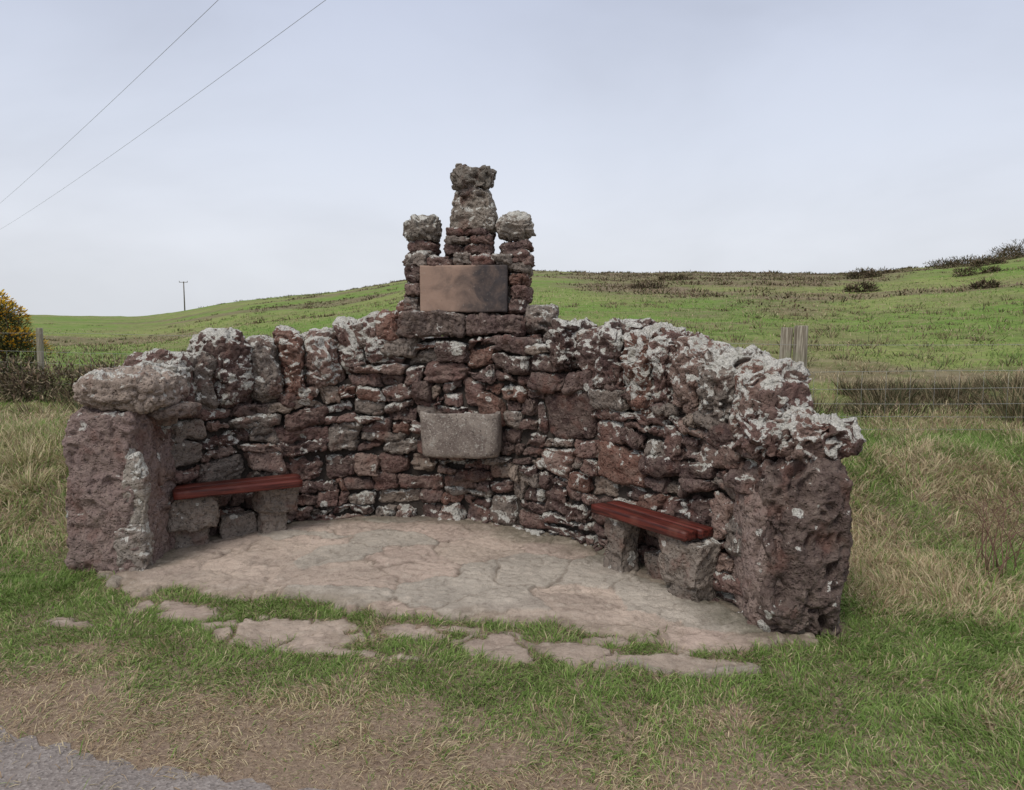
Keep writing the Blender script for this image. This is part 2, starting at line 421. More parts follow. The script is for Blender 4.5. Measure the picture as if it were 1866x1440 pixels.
for sx in (-1, 1):
    cx = -.365 if sx < 0 else .385
    ms(cx-.135, cx+.12, 2.10, 2.18, .13, 0, strata=1, lichen=.5, pit=.3); ms(cx-.11, cx+.13, 2.16, 2.25, .12, 0, strata=1.2, lichen=.45, pit=.3)
    ms(cx-.155, cx+.145, 2.225, 2.44, .145, 0, k=2.5, jit=.10, strata=1.4, pit=.3, amp=.024, lichen=.72, col=(.28, .25, .21))
for (a, b_, c_, d_) in [(-.19, .0, 2.12, 2.23), (-.03, .21, 2.12, 2.22), (-.17, .05, 2.21, 2.30), (.02, .21, 2.2, 2.30), (-.16, -.0, 2.28, 2.36), (-.02, .20, 2.28, 2.36)]:
    ms(a, b_, c_, d_, .15, 0, pit=.6, lichen=.45, k=4)
ms(-.165, .235, 2.31, 2.64, .15, 0, k=6, jit=.05, taper=(.66, .75), pit=.9, amp=.018, lichen=.72, col=(.26, .23, .19))
ms(-.10, .16, 2.60, 2.66, .12, 0, k=4, pit=.2, strata=1, lichen=.5, col=(.2, .175, .155))
ms(-.12, .20, 2.64, 2.80, .14, 0, k=4.5, jit=.06, pit=1.3, amp=.022, lichen=.35, col=(.17, .155, .13), taper=(1.08, 1))
for (a, c_, yo) in [(-.065, 2.75, -.06), (.145, 2.74, -.07), (.02, 2.75, .05), (.16, 2.73, .05), (-.04, 2.77, -.02), (.05, 2.73, -.08)]:
    ms(a-.05, a+.055, c_, c_+.085, .05, yo, k=3, pit=.9, amp=.024, jit=.3, lichen=.35, col=(.17, .155, .13))
mt.build('monument_stones', wall_parent)

# ------------------------------------------------------------------ generic rounded box
def rbox(name, c, h, basis=None, mat=None, step=.02, amp=0, col=(1, 1, 1), parent=None, bev=.01):
    h = np.asarray(h, float); n = [int(np.clip(round(2*x/step), 4, 60)) for x in h]
    P, Q = template(*n); bv = bev
    L = P*h; inner = np.clip(L, -(h-bv), h-bv); dlt = L-inner; ln = np.linalg.norm(dlt, axis=1)
    L = np.where((ln > 1e-9)[:, None], inner+dlt/np.maximum(ln, 1e-9)[:, None]*bv, L)
    Bm = np.eye(3) if basis is None else np.asarray(basis)
    W = L@Bm+np.asarray(c)
    if amp: W = W+np.stack([fbm(W*9, 3, 71), fbm(W*9, 3, 72), fbm(W*9, 3, 73)], 1)*amp
    return mkobj(name, W, quads=Q, mat=mat, cols=np.tile(col, (len(W), 1)), fl={'lichen': np.zeros(len(W))+.1}, parent=parent)

# plaque
m, nt, b = newmat('slate_plaque', .75, .25)
P = N(nt, 'ShaderNodeTexCoord').outputs['Object']
sx = N(nt, 'ShaderNodeSeparateXYZ'); nt.links.new(P, sx.inputs[0])
g = math_(nt, 'ADD', mrange(nt, sx.outputs['X'], -.72, .05, 0, 1, False), math_(nt, 'MULTIPLY', math_(nt, 'SUBTRACT', noise(nt, P, 5, 6, .6, .5), .5), 1.5))
c = mix(nt, mrange(nt, g, .12, .85), (.33, .225, .17), (.055, .047, .047))
c = mix(nt, mrange(nt, noise(nt, P, 14, 6, .7), .5, .72, 0, .5), c, (.20, .145, .115))
c = mix(nt, mrange(nt, noise(nt, P, 60, 3, .7), .60, .75, 0, .45), c, (.36, .32, .27))
nt.links.new(c, b.inputs['Base Color'])
bump(nt, b, noise(nt, P, 50, 5), .4, .007)
Bp = np.array(B)
pc = np.array([MX-.01, MY, 1.868])+Bp[1]*(-.165)
plq = empty('memorial_plaque')
rbox('tablet', pc, (.345, .03, .182), basis=Bp, mat=m, step=.015, bev=.005, amp=.004, parent=plq)

# basin
m, nt, b = newmat('granite_basin', .88, .2)
P = N(nt, 'ShaderNodeTexCoord').outputs['Object']
c = mix(nt, mrange(nt, noise(nt, P, 9, 5, .65), .35, .65), (.18, .145, .125), (.31, .265, .225))
c = mix(nt, mrange(nt, noise(nt, P, 75, 3, .7), .56, .68, 0, .9), c, (.55, .51, .45))
c = mix(nt, mrange(nt, noise(nt, P, 60, 3, .7), .44, .32, 0, .8), c, (.05, .04, .035))
c = mix(nt, mrange(nt, noise(nt, P, 16, 5, .7, .5), .60, .66, 0, .6), c, (.45, .43, .38))
nt.links.new(c, b.inputs['Base Color']); bump(nt, b, noise(nt, P, 70, 5), .9, .01)
ang2 = math.radians(-5); B2 = np.array([[math.cos(ang2), math.sin(ang2), 0], [-math.sin(ang2), math.cos(ang2), 0], [0, 0, 1]])
def D_shape():
    pts = []; hw = .30
    for t in np.linspace(0, math.pi, 41):
        cx = -math.cos(t); sy = math.sin(t)
        pts.append((hw*np.sign(cx)*abs(cx)**.36, -.12-.17*abs(sy)**.42))
    return np.array([(-hw, .15)]+pts+[(hw, .15)])
O = D_shape(); cen = np.array([0, -.05])
rings = [(.30, -.172), (.84, -.174), (.93, -.168), (.975, -.15), (.992, -.12), (1.0, -.06), (1.01, 0), (1.012, .06), (1.012, .12), (1.01, .158), (1.004, .164), (.995, .166), (.90, .167), (.87, .160), (.82, .09), (.3, .08)]
V = []; n_ = len(O)
for sc_, z in rings:
    for p in O: q = cen+(p-cen)*sc_; V.append((q[0], q[1], z))
V = np.array(V); Q = []
for i in range(len(rings)-1):
    for j in range(n_):
        k = (j+1) % n_; Q.append((i*n_+j, i*n_+k, (i+1)*n_+k, (i+1)*n_+j))
V = np.vstack([V, [cen[0], cen[1], -.17], [cen[0], cen[1], .08]]); T = []
for j in range(n_):
    k = (j+1) % n_; T.append((len(V)-2, k, j)); T.append((len(V)-1, (len(rings)-1)*n_+j, (len(rings)-1)*n_+k))
W = V@B2+np.array([-.375, 5.78, .765]); W += np.stack([fbm(W*12, 2, 1), fbm(W*12, 2, 2), fbm(W*12, 2, 3)], 1)*.007
mkobj('stone_basin', W, quads=Q, tris=T, mat=m)

# benches
def timber(rz, name):
    m, nt, b = newmat(name, .5, .35)
    P = N(nt, 'ShaderNodeTexCoord').outputs['Object']
    mp = N(nt, 'ShaderNodeMapping'); mp.vector_type = 'TEXTURE'; mp.inputs['Rotation'].default_value = (0, 0, rz); nt.links.new(P, mp.inputs[0])
    mp2 = N(nt, 'ShaderNodeMapping'); mp2.inputs['Scale'].default_value = (2, 40, 40); nt.links.new(mp.outputs[0], mp2.inputs[0])
    w = noise(nt, mp2.outputs[0], 1.6, 5, .65, .3)
    c = mix(nt, mrange(nt, w, .35, .65), (.04, .009, .007), (.15, .030, .02))
    c = mix(nt, mrange(nt, noise(nt, P, 7, 4), .5, .72, 0, .45), c, (.18, .07, .048))
    nt.links.new(c, b.inputs['Base Color']); bump(nt, b, w, .4, .004)
    return m
def bench(p0, p1, wid, z, sup, nplank):
    e = empty('wooden_bench'); p0 = np.array(p0); p1 = np.array(p1); t = (p1-p0); L = np.linalg.norm(t); t /= L
    n_ = np.array([-t[1], t[0]]); rz = math.atan2(t[1], t[0]); mt_ = timber(rz, 'stained_timber')
    Bb = np.array([[t[0], t[1], 0], [n_[0], n_[1], 0], [0, 0, 1]])
    w = wid/nplank
    for i in range(nplank):
        o = (-wid/2+w*(i+.5)); c = (p0+p1)/2+n_*o
        sh = (i-.5)*.02
        rbox('seat_plank_%d' % (i+1), (c[0]+t[0]*sh, c[1]+t[1]*sh, z-.025+.002*i), (L/2, w/2-.003, .027), basis=Bb, mat=mt_, step=.04, bev=.005, parent=e)
    sb = Stones()
    for i, (f, hw, hd, zt, zb, off) in enumerate(sup):
        c = p0+t*L*f+n_*off
        sb.add((c[0], c[1], (zt+zb)/2), (hw, hd, (zt-zb)/2), basis=Bb, step=.012, k=8, jit=.16, amp=.018, crack=.5, pit=.4, col=(.27, .23, .195), lichen=.38)
    sb.build('support_stones', e)
    return e
bench((-2.36, 5.10), (-1.60, 5.53), .27, .45, [(.14, .17, .11, .405, .14, .04), (.12, .12, .1, .18, -.04, .10), (.82, .15, .10, .405, .18, .05), (.80, .10, .1, .22, -.04, .12), (.5, .12, .06, .2, -.04, .16)], 2)
bench((.60, 4.74), (1.05, 4.08), .22, .445, [(.16, .09, .09, .40, -.04, .03), (.84, .16, .10, .40, .1, .03), (.90, .12, .1, .2, -.04, .06), (.5, .12, .06, .2, -.04, .14)], 2)

# ------------------------------------------------------------------ terrain
AK = [-1.1, -.9, -.69, -.577, -.496, -.444, -.363, -.245, -.172, -.139, .027, .123, .3, .462, .52, .595, .6875, .86, 1.1]
EK = [.02, .016, .0125, .0095, .0085, .015, .029, .040, .051, .057, .068, .0655, .066, .0655, .072, .078, .091, .10, .1]
DK = [170, 170, 170, 165, 160, 150, 135, 120, 112, 110, 105, 100, 95, 92, 90, 88, 85, 80, 80]
def terr(x, y, micro=True):
    x = np.asarray(x, float); y = np.asarray(y, float)
    a = np.clip(x/np.maximum(y, 6), -1.1, 1.1)
    E = np.interp(a, AK, EK); D = np.interp(a, AK, DK); Zr = 1.6+E*D
    st0 = 6.5-1.6*sst(2.2, 3.4, np.abs(x+.6))
    z = .40*sst(0, 1, (y-st0)/2.4)
    t = np.clip((y-8)/(D-8), 0, 1); pr = .75*t+.25*sst(0, 1, t)
    z = z+(Zr-.40)*pr
    z = z-np.clip(y-D, 0, 200)*.02
    far = sst(14, 45, y); z = z+n2(x, y, .05, 3, 3)*.5*far*(1-.6*t) + n2(x, y, .35, 8, 3)*.2*sst(.6, 1, t)
    if micro:
        k = sst(2.2, 2.9, y+.28*(x+1.99))*1.0
        z = z+k*(.012*n2(x, y, 3.5, 12, 3)+.03*n2(x, y, .9, 14, 2)*sst(2.4, 4, np.abs(x+.6)))
    return z
def gx(n1, n2_):
    a = np.linspace(0, 8, n1); g = np.geomspace(8, 2500, n2_)[1:]; h = np.concatenate([a, g]); return np.concatenate([-h[::-1][:-1], h])
xs = gx(90, 200); ys = np.concatenate([np.geomspace(300, 1, 16)*-1, np.linspace(0, 12, 140), np.geomspace(12, 2500, 340)[1:]])
X, Y = np.meshgrid(xs, ys, indexing='ij'); Z = terr(X, Y)
idx = np.arange(X.size).reshape(X.shape)
Q = np.stack([idx[:-1, :-1], idx[1:, :-1], idx[1:, 1:], idx[:-1, 1:]], -1).reshape(-1, 4)
def brownf(x, y):
    a = x/np.maximum(y, 6); Dm = np.interp(a, AK, DK); t = y/Dm
    nb = n2(x, y, .06, 31, 4); nc = n2(x, y, .25, 39, 3)
    aw = a+.05*nb+.02*nc
    br = sst(.30, .46, t+.20*nb+.10*nc-.35*np.abs(aw-.24))*sst(.04, .12, aw)*sst(.54, .44, aw)
    br = br*(.7+.3*sst(-.3, .2, nc))
    br = np.maximum(br, sst(.80, .92, t+.06*n2(x, y, .07, 33, 3))*sst(-.22, -.12, a)*.9*sst(.1, .0, a))
    br = np.maximum(br, .75*sst(.15, .45, n2(x*.5, y, .10, 35, 4))*sst(12, 20, y)*sst(.97, .85, t))
    br = np.maximum(br, .8*sst(.1, .5, n2(x, y, .5, 37, 3)+.3)*sst(8, 9.5, y)*sst(17, 12, y))
    return br
fld = sst(8, 11, Y)
mkobj('ground', np.stack([X, Y, Z], -1).reshape(-1, 3), quads=Q, fl={'brown': brownf(X, Y).ravel(), 'field': fld.ravel()})
gr = bpy.data.objects['ground']
m, nt, b = newmat('ground_turf', .95, .1)
P = N(nt, 'ShaderNodeTexCoord').outputs['Object']
br = N(nt, 'ShaderNodeAttribute', attribute_name='brown').outputs['Fac']; fi = N(nt, 'ShaderNodeAttribute', attribute_name='field').outputs['Fac']
nS = noise(nt, P, .07, 5, .6); nL = noise(nt, P, .25, 6, .65); nM = noise(nt, P, 1.6, 6, .7); nF = noise(nt, P, 9, 5, .7); nG = noise(nt, P, 60, 4, .7)
fieldc = mix(nt, mrange(nt, nS, .42, .58), (.155, .26, .045), (.25, .29, .09))
fieldc = mix(nt, mrange(nt, nL, .45, .62, 0, .85), fieldc, (.21, .215, .085))
fieldc = mix(nt, mrange(nt, nL, .46, .32, 0, .6), fieldc, (.125, .225, .04))
fieldc = mix(nt, mrange(nt, nM, .5, .68, 0, .75), fieldc, (.30, .26, .14))
fieldc = mix(nt, mrange(nt, nM, .48, .3, 0, .8), fieldc, (.085, .13, .035))
fieldc = mix(nt, mrange(nt, nF, .5, .35, 0, .6), fieldc, (.08, .10, .035))
fieldc = mix(nt, mrange(nt, nF, .55, .7, 0, .5), fieldc, (.29, .31, .12))
brc = mix(nt, mrange(nt, nM, .35, .65), (.12, .085, .055), (.255, .20, .135))
fieldc = mix(nt, math_(nt, 'MULTIPLY', br, mrange(nt, nM, .32, .52, .45, 1)), fieldc, brc)
nearc = mix(nt, nF, (.20, .145, .105), (.32, .235, .17)); nearc = mix(nt, mrange(nt, nG, .5, .7, 0, .7), nearc, (.48, .38, .27))
nearc = mix(nt, mrange(nt, nG, .45, .3, 0, .7), nearc, (.08, .058, .042))
nearc = mix(nt, mrange(nt, nM, .5, .7, 0, .6), nearc, (.22, .15, .12))
nt.links.new(mix(nt, fi, nearc, fieldc), b.inputs['Base Color'])
bump(nt, b, math_(nt, 'ADD', math_(nt, 'MULTIPLY', nF, 1.0), math_(nt, 'MULTIPLY', nG, .3)), .8, .05)
gr.data.materials.append(m)

# road
redge = lambda x: 2.79-.28*(x+1.99)
xr = np.concatenate([np.linspace(-40, -4, 40), np.linspace(-3.95, 4, 300), np.linspace(4.2, 40, 40)])
fr = np.concatenate([[0, .003, .01, .02], np.linspace(.04, 1, 30)])
Xr = xr[:, None]+0*fr[None]; e1 = redge(xr)+.07*n2(xr, xr*0, 2.5, 51, 4)+.05*n2(xr, xr*0, 14, 52, 4)
Yr = e1[:, None]-fr[None]*4.2
Zr = terr(Xr, Yr, True)+.003+.007*sst(0, .03, fr)[None]
Zr = np.minimum(Zr, .012+0*Zr)
idx = np.arange(Xr.size).reshape(Xr.shape); Q = np.stack([idx[:-1, :-1], idx[:-1, 1:], idx[1:, 1:], idx[1:, :-1]], -1).reshape(-1, 4)
m, nt, b = newmat('old_asphalt', .9, .15)
P = N(nt, 'ShaderNodeTexCoord').outputs['Object']
vo = N(nt, 'ShaderNodeTexVoronoi'); vo.inputs['Scale'].default_value = 110; nt.links.new(P, vo.inputs['Vector'])
c = mix(nt, noise(nt, P, 3, 5), (.19, .16, .145), (.28, .245, .225)); sv = N(nt, 'ShaderNodeSeparateColor'); nt.links.new(vo.outputs['Color'], sv.inputs[0])
c = mix(nt, mrange(nt, sv.outputs[0], .5, 1, 0, .5), c, (.40, .36, .33)); c = mix(nt, mrange(nt, sv.outputs[1], .6, 1, 0, .5), c, (.08, .07, .065))
nt.links.new(c, b.inputs['Base Color']); bump(nt, b, vo.outputs['Distance'], .5, .005)
mkobj('road', np.stack([Xr, Yr, Zr], -1).reshape(-1, 3), quads=Q, mat=m)

# ------------------------------------------------------------------ paving
outer = PT+NNm*.2
def inpoly(x, y, poly):
    c = np.zeros(x.shape, bool); n = len(poly)
    for i in range(n):
        x0, y0 = poly[i]; x1, y1 = poly[(i+1) % n]
        if y0 == y1: continue
        cond = ((y0 > y) != (y1 > y)) & (x < (x1-x0)*(y-y0)/(y1-y0)+x0); c ^= cond
    return c
poly = [tuple(p) for p in outer[::8]]+[tuple(outer[-1]), (1.5, 3.2), (0, 3.2), (-2.6, 3.9)]
polyO = [tuple(p) for p in (PT+NNm*(TH-.02))[::8]]+[(1.72, 3.65), (1.3, 3.63), (-2.36, 4.64), (-2.86, 4.68)]
FX = [-2.6, -2.26, -1.4, -.46, .4, 1.11, 1.5]; FY = [4.5, 4.38, 4.17, 3.95, 3.72, 3.50, 3.55]
PATCH = [(-1.15, 3.72, .46, .22), (-.53, 3.74, .18, .10), (-.53, 3.37, .14, .08), (-.10, 3.57, .18, .16), (.3, 3.47, .24, .11), (.70, 3.36, .27, .10), (-1.81, 3.98, .34, .12), (-2.36, 3.84, .18, .07), (-.82, 3.50, .16, .05), (.98, 3.33, .16, .07), (-1.5, 3.80, .18, .06), (.45, 3.60, .14, .05), (-.3, 3.78, .12, .05), (.05, 3.42, .1, .05), (-1.3, 3.50, .12, .04)]
def pav(x, y):
    f = (y-np.interp(x, FX, FY))/.22+.75*n2(x, y, 4.5, 81, 4)
    f = np.where(inpoly(x, y, poly), np.clip(f, -2, 1), -2)
    g_ = np.full(x.shape, -2.)
    for (cx, cy, rx, ry) in PATCH:
        g = (1-np.sqrt(((x-cx)/rx)**2+((y-cy-.15*(cx-x))/ry)**2))*1.2
        g_ = np.maximum(g_, g)
    wk = sst(.10, .0, np.abs(n2(x, y, 3.2, 85, 2)))
    g_ = np.clip(g_+.85*n2(x, y, 6, 83, 4)+.08-.7*wk, -2, 1)
    return f, np.where(y > 3.15-.28*(x-1)*.6, g_, -2)
xs = np.arange(-2.75, 1.75, .011); ys = np.arange(3.1, 6.15, .011); X, Y = np.meshgrid(xs, ys, indexing='ij')
F1, F2 = pav(X, Y); F = np.maximum(F1, F2)
wx = X+.16*n2(X, Y, 2.4, 91, 3)+.02*n2(X, Y, 12, 191, 2); wy = Y+.16*n2(X, Y, 2.4, 92, 3)+.02*n2(X, Y, 12, 192, 2)
pp = np.stack([wx.ravel()*2.1, wy.ravel()*2.9, np.zeros(X.size)], 1)
f1, f2, cid = worley(pp, 101, True); jn = (f2-f1).reshape(X.shape); cid = cid.reshape(X.shape)
joint = sst(.07, .0, jn)*sst(-.40, .2, n2(X, Y, 2.2, 95, 2)+.08)
nt_ = 3.2*n2(X+.1*n2(X, Y, 5, 151, 2), Y*1.5, 1.9, 150, 4); fl_ = np.floor(nt_); fr_ = nt_-fl_
terrc = (fl_+sst(.0, .10, fr_))
stepedge = sst(.16, .0, fr_)
rid = sst(.93, 1, 1-np.abs(n2(X, Y, 5, 97, 4)))
Z = .030+.012*(cid-.5)-.012*joint+.0055*terrc+.007*n2(X, Y, 12, 93, 3)+.012*n2(X, Y, 2.2, 94, 2)-.006*rid+.005*n2(X, Y, 40, 98, 2)
Zp = terr(X, Y)+.010+.006*terrc*.5+.008*n2(X, Y, 14, 193, 3)+.003*n2(X, Y, 45, 98, 2)
Z = np.where(F1 > -.15, Z, np.where(F2 > -.15, Zp, .0))-.06*sst(.15, -.15, F)
tan_ = np.array([.53, .43, .345]); pk = np.array([.48, .365, .305]); gy = np.array([.45, .395, .33])
cc = tan_[None, None]*(1-cid[..., None])+pk[None, None]*cid[..., None]
cc = np.where((cid > .75)[..., None], gy, cc)
cc = cc*(1+.20*n2(X, Y, 1.5, 96, 3)+.10*np.sin(fl_*2.4))[..., None]
dk = np.clip(joint*.6+.3*rid+.3*stepedge, 0, 1)[..., None]; cc = cc*(1-dk)+np.array([.15, .115, .085])*dk
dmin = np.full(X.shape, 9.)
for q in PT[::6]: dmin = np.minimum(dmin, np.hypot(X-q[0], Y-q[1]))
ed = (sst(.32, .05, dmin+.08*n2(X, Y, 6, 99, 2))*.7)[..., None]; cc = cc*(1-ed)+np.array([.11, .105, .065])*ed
wetm = (sst(.05, .5, n2(X*.5, Y, 2.0, 105, 3))*.40)[..., None]; cc = cc*(1-wetm)+np.array([.25, .195, .16])*wetm
eg = (sst(.8, .0, F+.3*n2(X, Y, 9, 106, 2))*.5)[..., None]; cc = cc*(1-eg)+np.array([.20, .155, .105])*eg
pt_ = (sst(-.1, .1, F2-F1)*.25)[..., None]; cc = cc*(1-pt_)+np.array([.26, .20, .155])*pt_
mk = (F > -.5)
idx = np.arange(X.size).reshape(X.shape); Q = np.stack([idx[:-1, :-1], idx[1:, :-1], idx[1:, 1:], idx[:-1, 1:]], -1)
keep = mk[:-1, :-1] | mk[1:, 1:]; Q = Q[keep]
used, inv = np.unique(Q.ravel(), return_inverse=True); Q = inv.reshape(-1, 4)
m, nt, b = newmat('flagstone_paving', .85, .25)
P = N(nt, 'ShaderNodeTexCoord').outputs['Object']; col = N(nt, 'ShaderNodeAttribute', attribute_name='Col').outputs['Color']
nA = noise(nt, P, 14, 6, .7); nB = noise(nt, P, 90, 4, .7)
c = mix(nt, mrange(nt, nA, .5, .7, 0, .45), col, (.60, .51, .42)); c = mix(nt, mrange(nt, nA, .48, .3, 0, .7), c, mix(nt, .55, c, (.10, .07, .055)))
c = mix(nt, mrange(nt, nB, .55, .75, 0, .4), c, (.60, .53, .44)); c = mix(nt, mrange(nt, nB, .42, .3, 0, .55), c, (.14, .11, .085))
nt.links.new(c, b.inputs['Base Color']); bump(nt, b, math_(nt, 'ADD', nA, math_(nt, 'MULTIPLY', nB, .5)), .9, .02)
mkobj('stone_paving', np.stack([X, Y, Z], -1).reshape(-1, 3)[used], quads=Q, mat=m, cols=cc.reshape(-1, 3)[used])

# ------------------------------------------------------------------ grass
def blades(B0, D, L, W, C, droop):
    n = len(B0); a = rng.uniform(0, 2*math.pi, n)
    side = np.stack([np.cos(a), np.sin(a), np.zeros(n)], 1)*(W/2)[:, None]
    mid = B0+D*(L*.55)[:, None]; tip = B0+D*L[:, None]; tip[:, 2] -= droop*L
    hor = D.copy(); hor[:, 2] = 0; tip += hor*(droop*L*.5)[:, None]
    V = np.stack([B0-side, B0+side, mid-side*.8, mid+side*.8, tip], 1).reshape(-1, 3)
    i = np.arange(n)*5
    q = np.stack([i, i+1, i+3, i+2], 1); t = np.stack([i+2, i+3, i+4], 1)
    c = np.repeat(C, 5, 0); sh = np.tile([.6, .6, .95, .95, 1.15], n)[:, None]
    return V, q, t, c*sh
def join(lst):
    V = []; Q = []; T = []; C = []; o = 0
    for v, q, t, c in lst: V.append(v); Q.append(q+o); T.append(t+o); C.append(c); o += len(v)
    return np.concatenate(V), np.concatenate(Q), np.concatenate(T), np.concatenate(C)
G1 = np.array([.225, .345, .080]); G2 = np.array([.335, .44, .145]); G3 = np.array([.135, .225, .052]); ST = np.array([.68, .57, .36]); ST2 = np.array([.48, .35, .22])
def gcol(n, straw):
    r = rng.random(n); g = np.where((r < .45)[:, None], G1, np.where((r < .8)[:, None], G2, G3))
    s = np.where((rng.random(n) < .6)[:, None], ST, ST2)
    return np.where((rng.random(n) < straw)[:, None], s, g)*rng.uniform(.75, 1.2, (n, 1))
def scatter(n, x0, x1, y0, y1, Lr, W):
    x = rng.uniform(x0, x1, n); y = rng.uniform(y0, y1, n)
    q = (y-redge(x))*.963
    ok = (q > -.06+.14*n2(x, y, 6, 209, 3)) | ((q > -.35) & (rng.random(n) < .05))
    ok &= ~inpoly(x, y, polyO)
    ok &= np.abs(x/np.maximum(y, .1)) < .85
    x, y, q = x[ok], y[ok], q[ok]
    Fa, Fb = pav(x, y); ok = np.maximum(Fa, Fb) < rng.uniform(-.25, .28, len(x)); x, y, q = x[ok], y[ok], q[ok]
    nn_ = n2(x, y, 1.3, 201, 3); ng = n2(x, y, 4.5, 203, 3); nq = n2(x, y, .8, 211, 3)
    bare = sst(.5, .0, q+.35*nn_+.22*ng)
    ok = rng.random(len(x)) > np.clip(bare*.50+.30*sst(.15, .7, ng), 0, .85)
    x, y, q, nn_, ng, nq, bare = x[ok], y[ok], q[ok], nn_[ok], ng[ok], nq[ok], bare[ok]
    n = len(x)
    straw = np.clip(.10+.75*sst(.78, .22, q+.42*nn_+.20*ng)+.45*sst(.15, .65, nn_)+.0, 0, .88)
    rt = sst(1.75, 2.1, x)*sst(3.6, 4.2, y)*sst(7.5, 6, y)*sst(3.4, 2.6, x+.4*nn_); straw = np.maximum(straw, .8*rt)
    straw = np.maximum(straw, .72*sst(1.7, 2.2, x)*sst(.05, .5, nq+.3*ng))
    lt = sst(-2.9, -3.3, x)*sst(4.4, 5.4, y); straw = np.maximum(straw, .55*lt)
    tall = .78+.25*sst(.3, 1.2, q)+.5*sst(4.8, 6.5, y)+.3*sst(2.7, 3.3, np.abs(x+.6))+.4*rt+.6*ng+.3*nq
    tall = np.maximum(tall, .35)
    tall = np.where((np.abs(x+.5) < 2.1) & (y < 4.7), np.minimum(tall, 1.0), tall)
    L = rng.uniform(*Lr, n)*tall
    ca = n2(x, y, 2.2, 207, 2)*math.pi*1.8+rng.normal(0, 1.1, n)
    el = np.clip(rng.normal(.66, .34, n)-.35*sst(.9, .3, q), .06, 1.4)
    D = np.stack([np.cos(ca)*np.cos(el), np.sin(ca)*np.cos(el), np.sin(el)], 1)
    B0 = np.stack([x, y, terr(x, y)-.006], 1); B0[:, 2] = np.where(q < -.05, .012, B0[:, 2])
    return blades(B0, D, L, rng.uniform(.7, 1.3, n)*W*(.8+.25*tall), gcol(n, np.where(q < 0, .95, straw)), rng.uniform(.1, .45, n))
gl = [scatter(400000, -3.2, 4.0, 1.3, 4.9, (.035, .095), .0040),
      scatter(110000, -6.5, -2.7, 3.2, 8.5, (.05, .12), .005),
      scatter(170000, 1.6, 7.5, 2.6, 8.8, (.045, .12), .0045),
      scatter(30000, -9, 8, 6.0, 9.5, (.06, .14), .007)]
n = 80000
y = 8.5*np.exp(rng.uniform(0, math.log(6), n)); x = rng.uniform(-.85, .85, n)*y
nn_ = n2(x, y, .35, 221, 3); nf = n2(x, y, 1.8, 223, 2)
keep = nf > rng.uniform(-.9, .9, n); x, y, nn_, nf = x[keep], y[keep], nn_[keep], nf[keep]; n = len(x)
straw = np.clip(.20+.5*sst(.0, .6, nn_)+.5*sst(14, 9, y)+.7*brownf(x, y), 0, .95)
el = rng.uniform(.5, 1.4, n); ca = rng.uniform(0, 6.28, n)
D = np.stack([np.cos(ca)*np.cos(el), np.sin(ca)*np.cos(el), np.sin(el)], 1)
L = rng.uniform(.04, .10, n)*(1+y*.02)*(1+.5*nf+.8*sst(14, 9, y))
gl.append(blades(np.stack([x, y, terr(x, y)-.01], 1), D, L, .0035*(1+y*.2)*rng.uniform(.7, 1.3, n), gcol(n, straw)*.9, rng.uniform(0, .3, n)))
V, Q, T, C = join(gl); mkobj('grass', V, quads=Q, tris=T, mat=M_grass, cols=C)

def tufts(cs, R, H, nb, W, cols, spread=.5):
    k = len(cs); idx = np.repeat(np.arange(k), nb); n = len(idx)
    r = np.sqrt(rng.random(n))*R[idx]; a = rng.uniform(0, 6.28, n)
    x = cs[idx, 0]+r*np.cos(a); y = cs[idx, 1]+r*np.sin(a)
    el = math.pi/2-np.abs(rng.normal(0, spread, n))-.35*r/R[idx]; el = np.clip(el, .1, 1.57)
    D = np.stack([np.cos(a)*np.cos(el), np.sin(a)*np.cos(el), np.sin(el)], 1)
    c = cols[rng.integers(0, len(cols), n)]*rng.uniform(.7, 1.3, (n, 1))
    return blades(np.stack([x, y, terr(x, y)-.02], 1), D, H[idx]*rng.uniform(.5, 1.1, n), W[idx]*rng.uniform(.7, 1.3, n), c, rng.uniform(0, .3, n))
RC = np.array([(.20, .155, .09), (.29, .23, .14), (.11, .12, .055), (.14, .10, .065), (.38, .31, .19), (.12, .14, .07)])
HC = np.array([(.15, .11, .07), (.22, .165, .11), (.10, .09, .05), (.27, .21, .145), (.13, .135, .055)])
tl = []
k = 60; cs = np.stack([rng.uniform(3.1, 7.6, k), rng.uniform(8.6, 11.0, k)], 1); tl.append(tufts(cs, rng.uniform(.12, .30, k), rng.uniform(.25, .46, k), 110, np.full(k, .010), RC*.7))
k = 90; cs = np.stack([rng.uniform(-10, -3, k), rng.uniform(9.5, 17, k)], 1); tl.append(tufts(cs, rng.uniform(.15, .35, k), rng.uniform(.2, .42, k), 80, np.full(k, .012), RC))
k = 30; cs = np.stack([rng.uniform(-5.2, -3.5, k), rng.uniform(5.8, 7.6, k)], 1); tl.append(tufts(cs, rng.uniform(.08, .16, k), rng.uniform(.18, .36, k), 90, np.full(k, .006), np.array([(.66, .56, .36), (.54, .45, .27), (.34, .34, .15)]), .6))
k = 22; cs = np.stack([rng.uniform(1.85, 2.6, k), rng.uniform(4.1, 5.8, k)], 1); tl.append(tufts(cs, rng.uniform(.08, .14, k), rng.uniform(.10, .2, k), 90, np.full(k, .005), np.array([(.70, .58, .37), (.58, .46, .28), (.38, .28, .16)]), .9))
k = 12; cs = np.stack([rng.uniform(2.9, 4.6, k), rng.uniform(5.0, 6.8, k)], 1); tl.append(tufts(cs, rng.uniform(.1, .18, k), rng.uniform(.10, .22, k), 90, np.full(k, .005), np.array([(.55, .44, .27), (.42, .32, .19), (.30, .21, .13)]), .9))
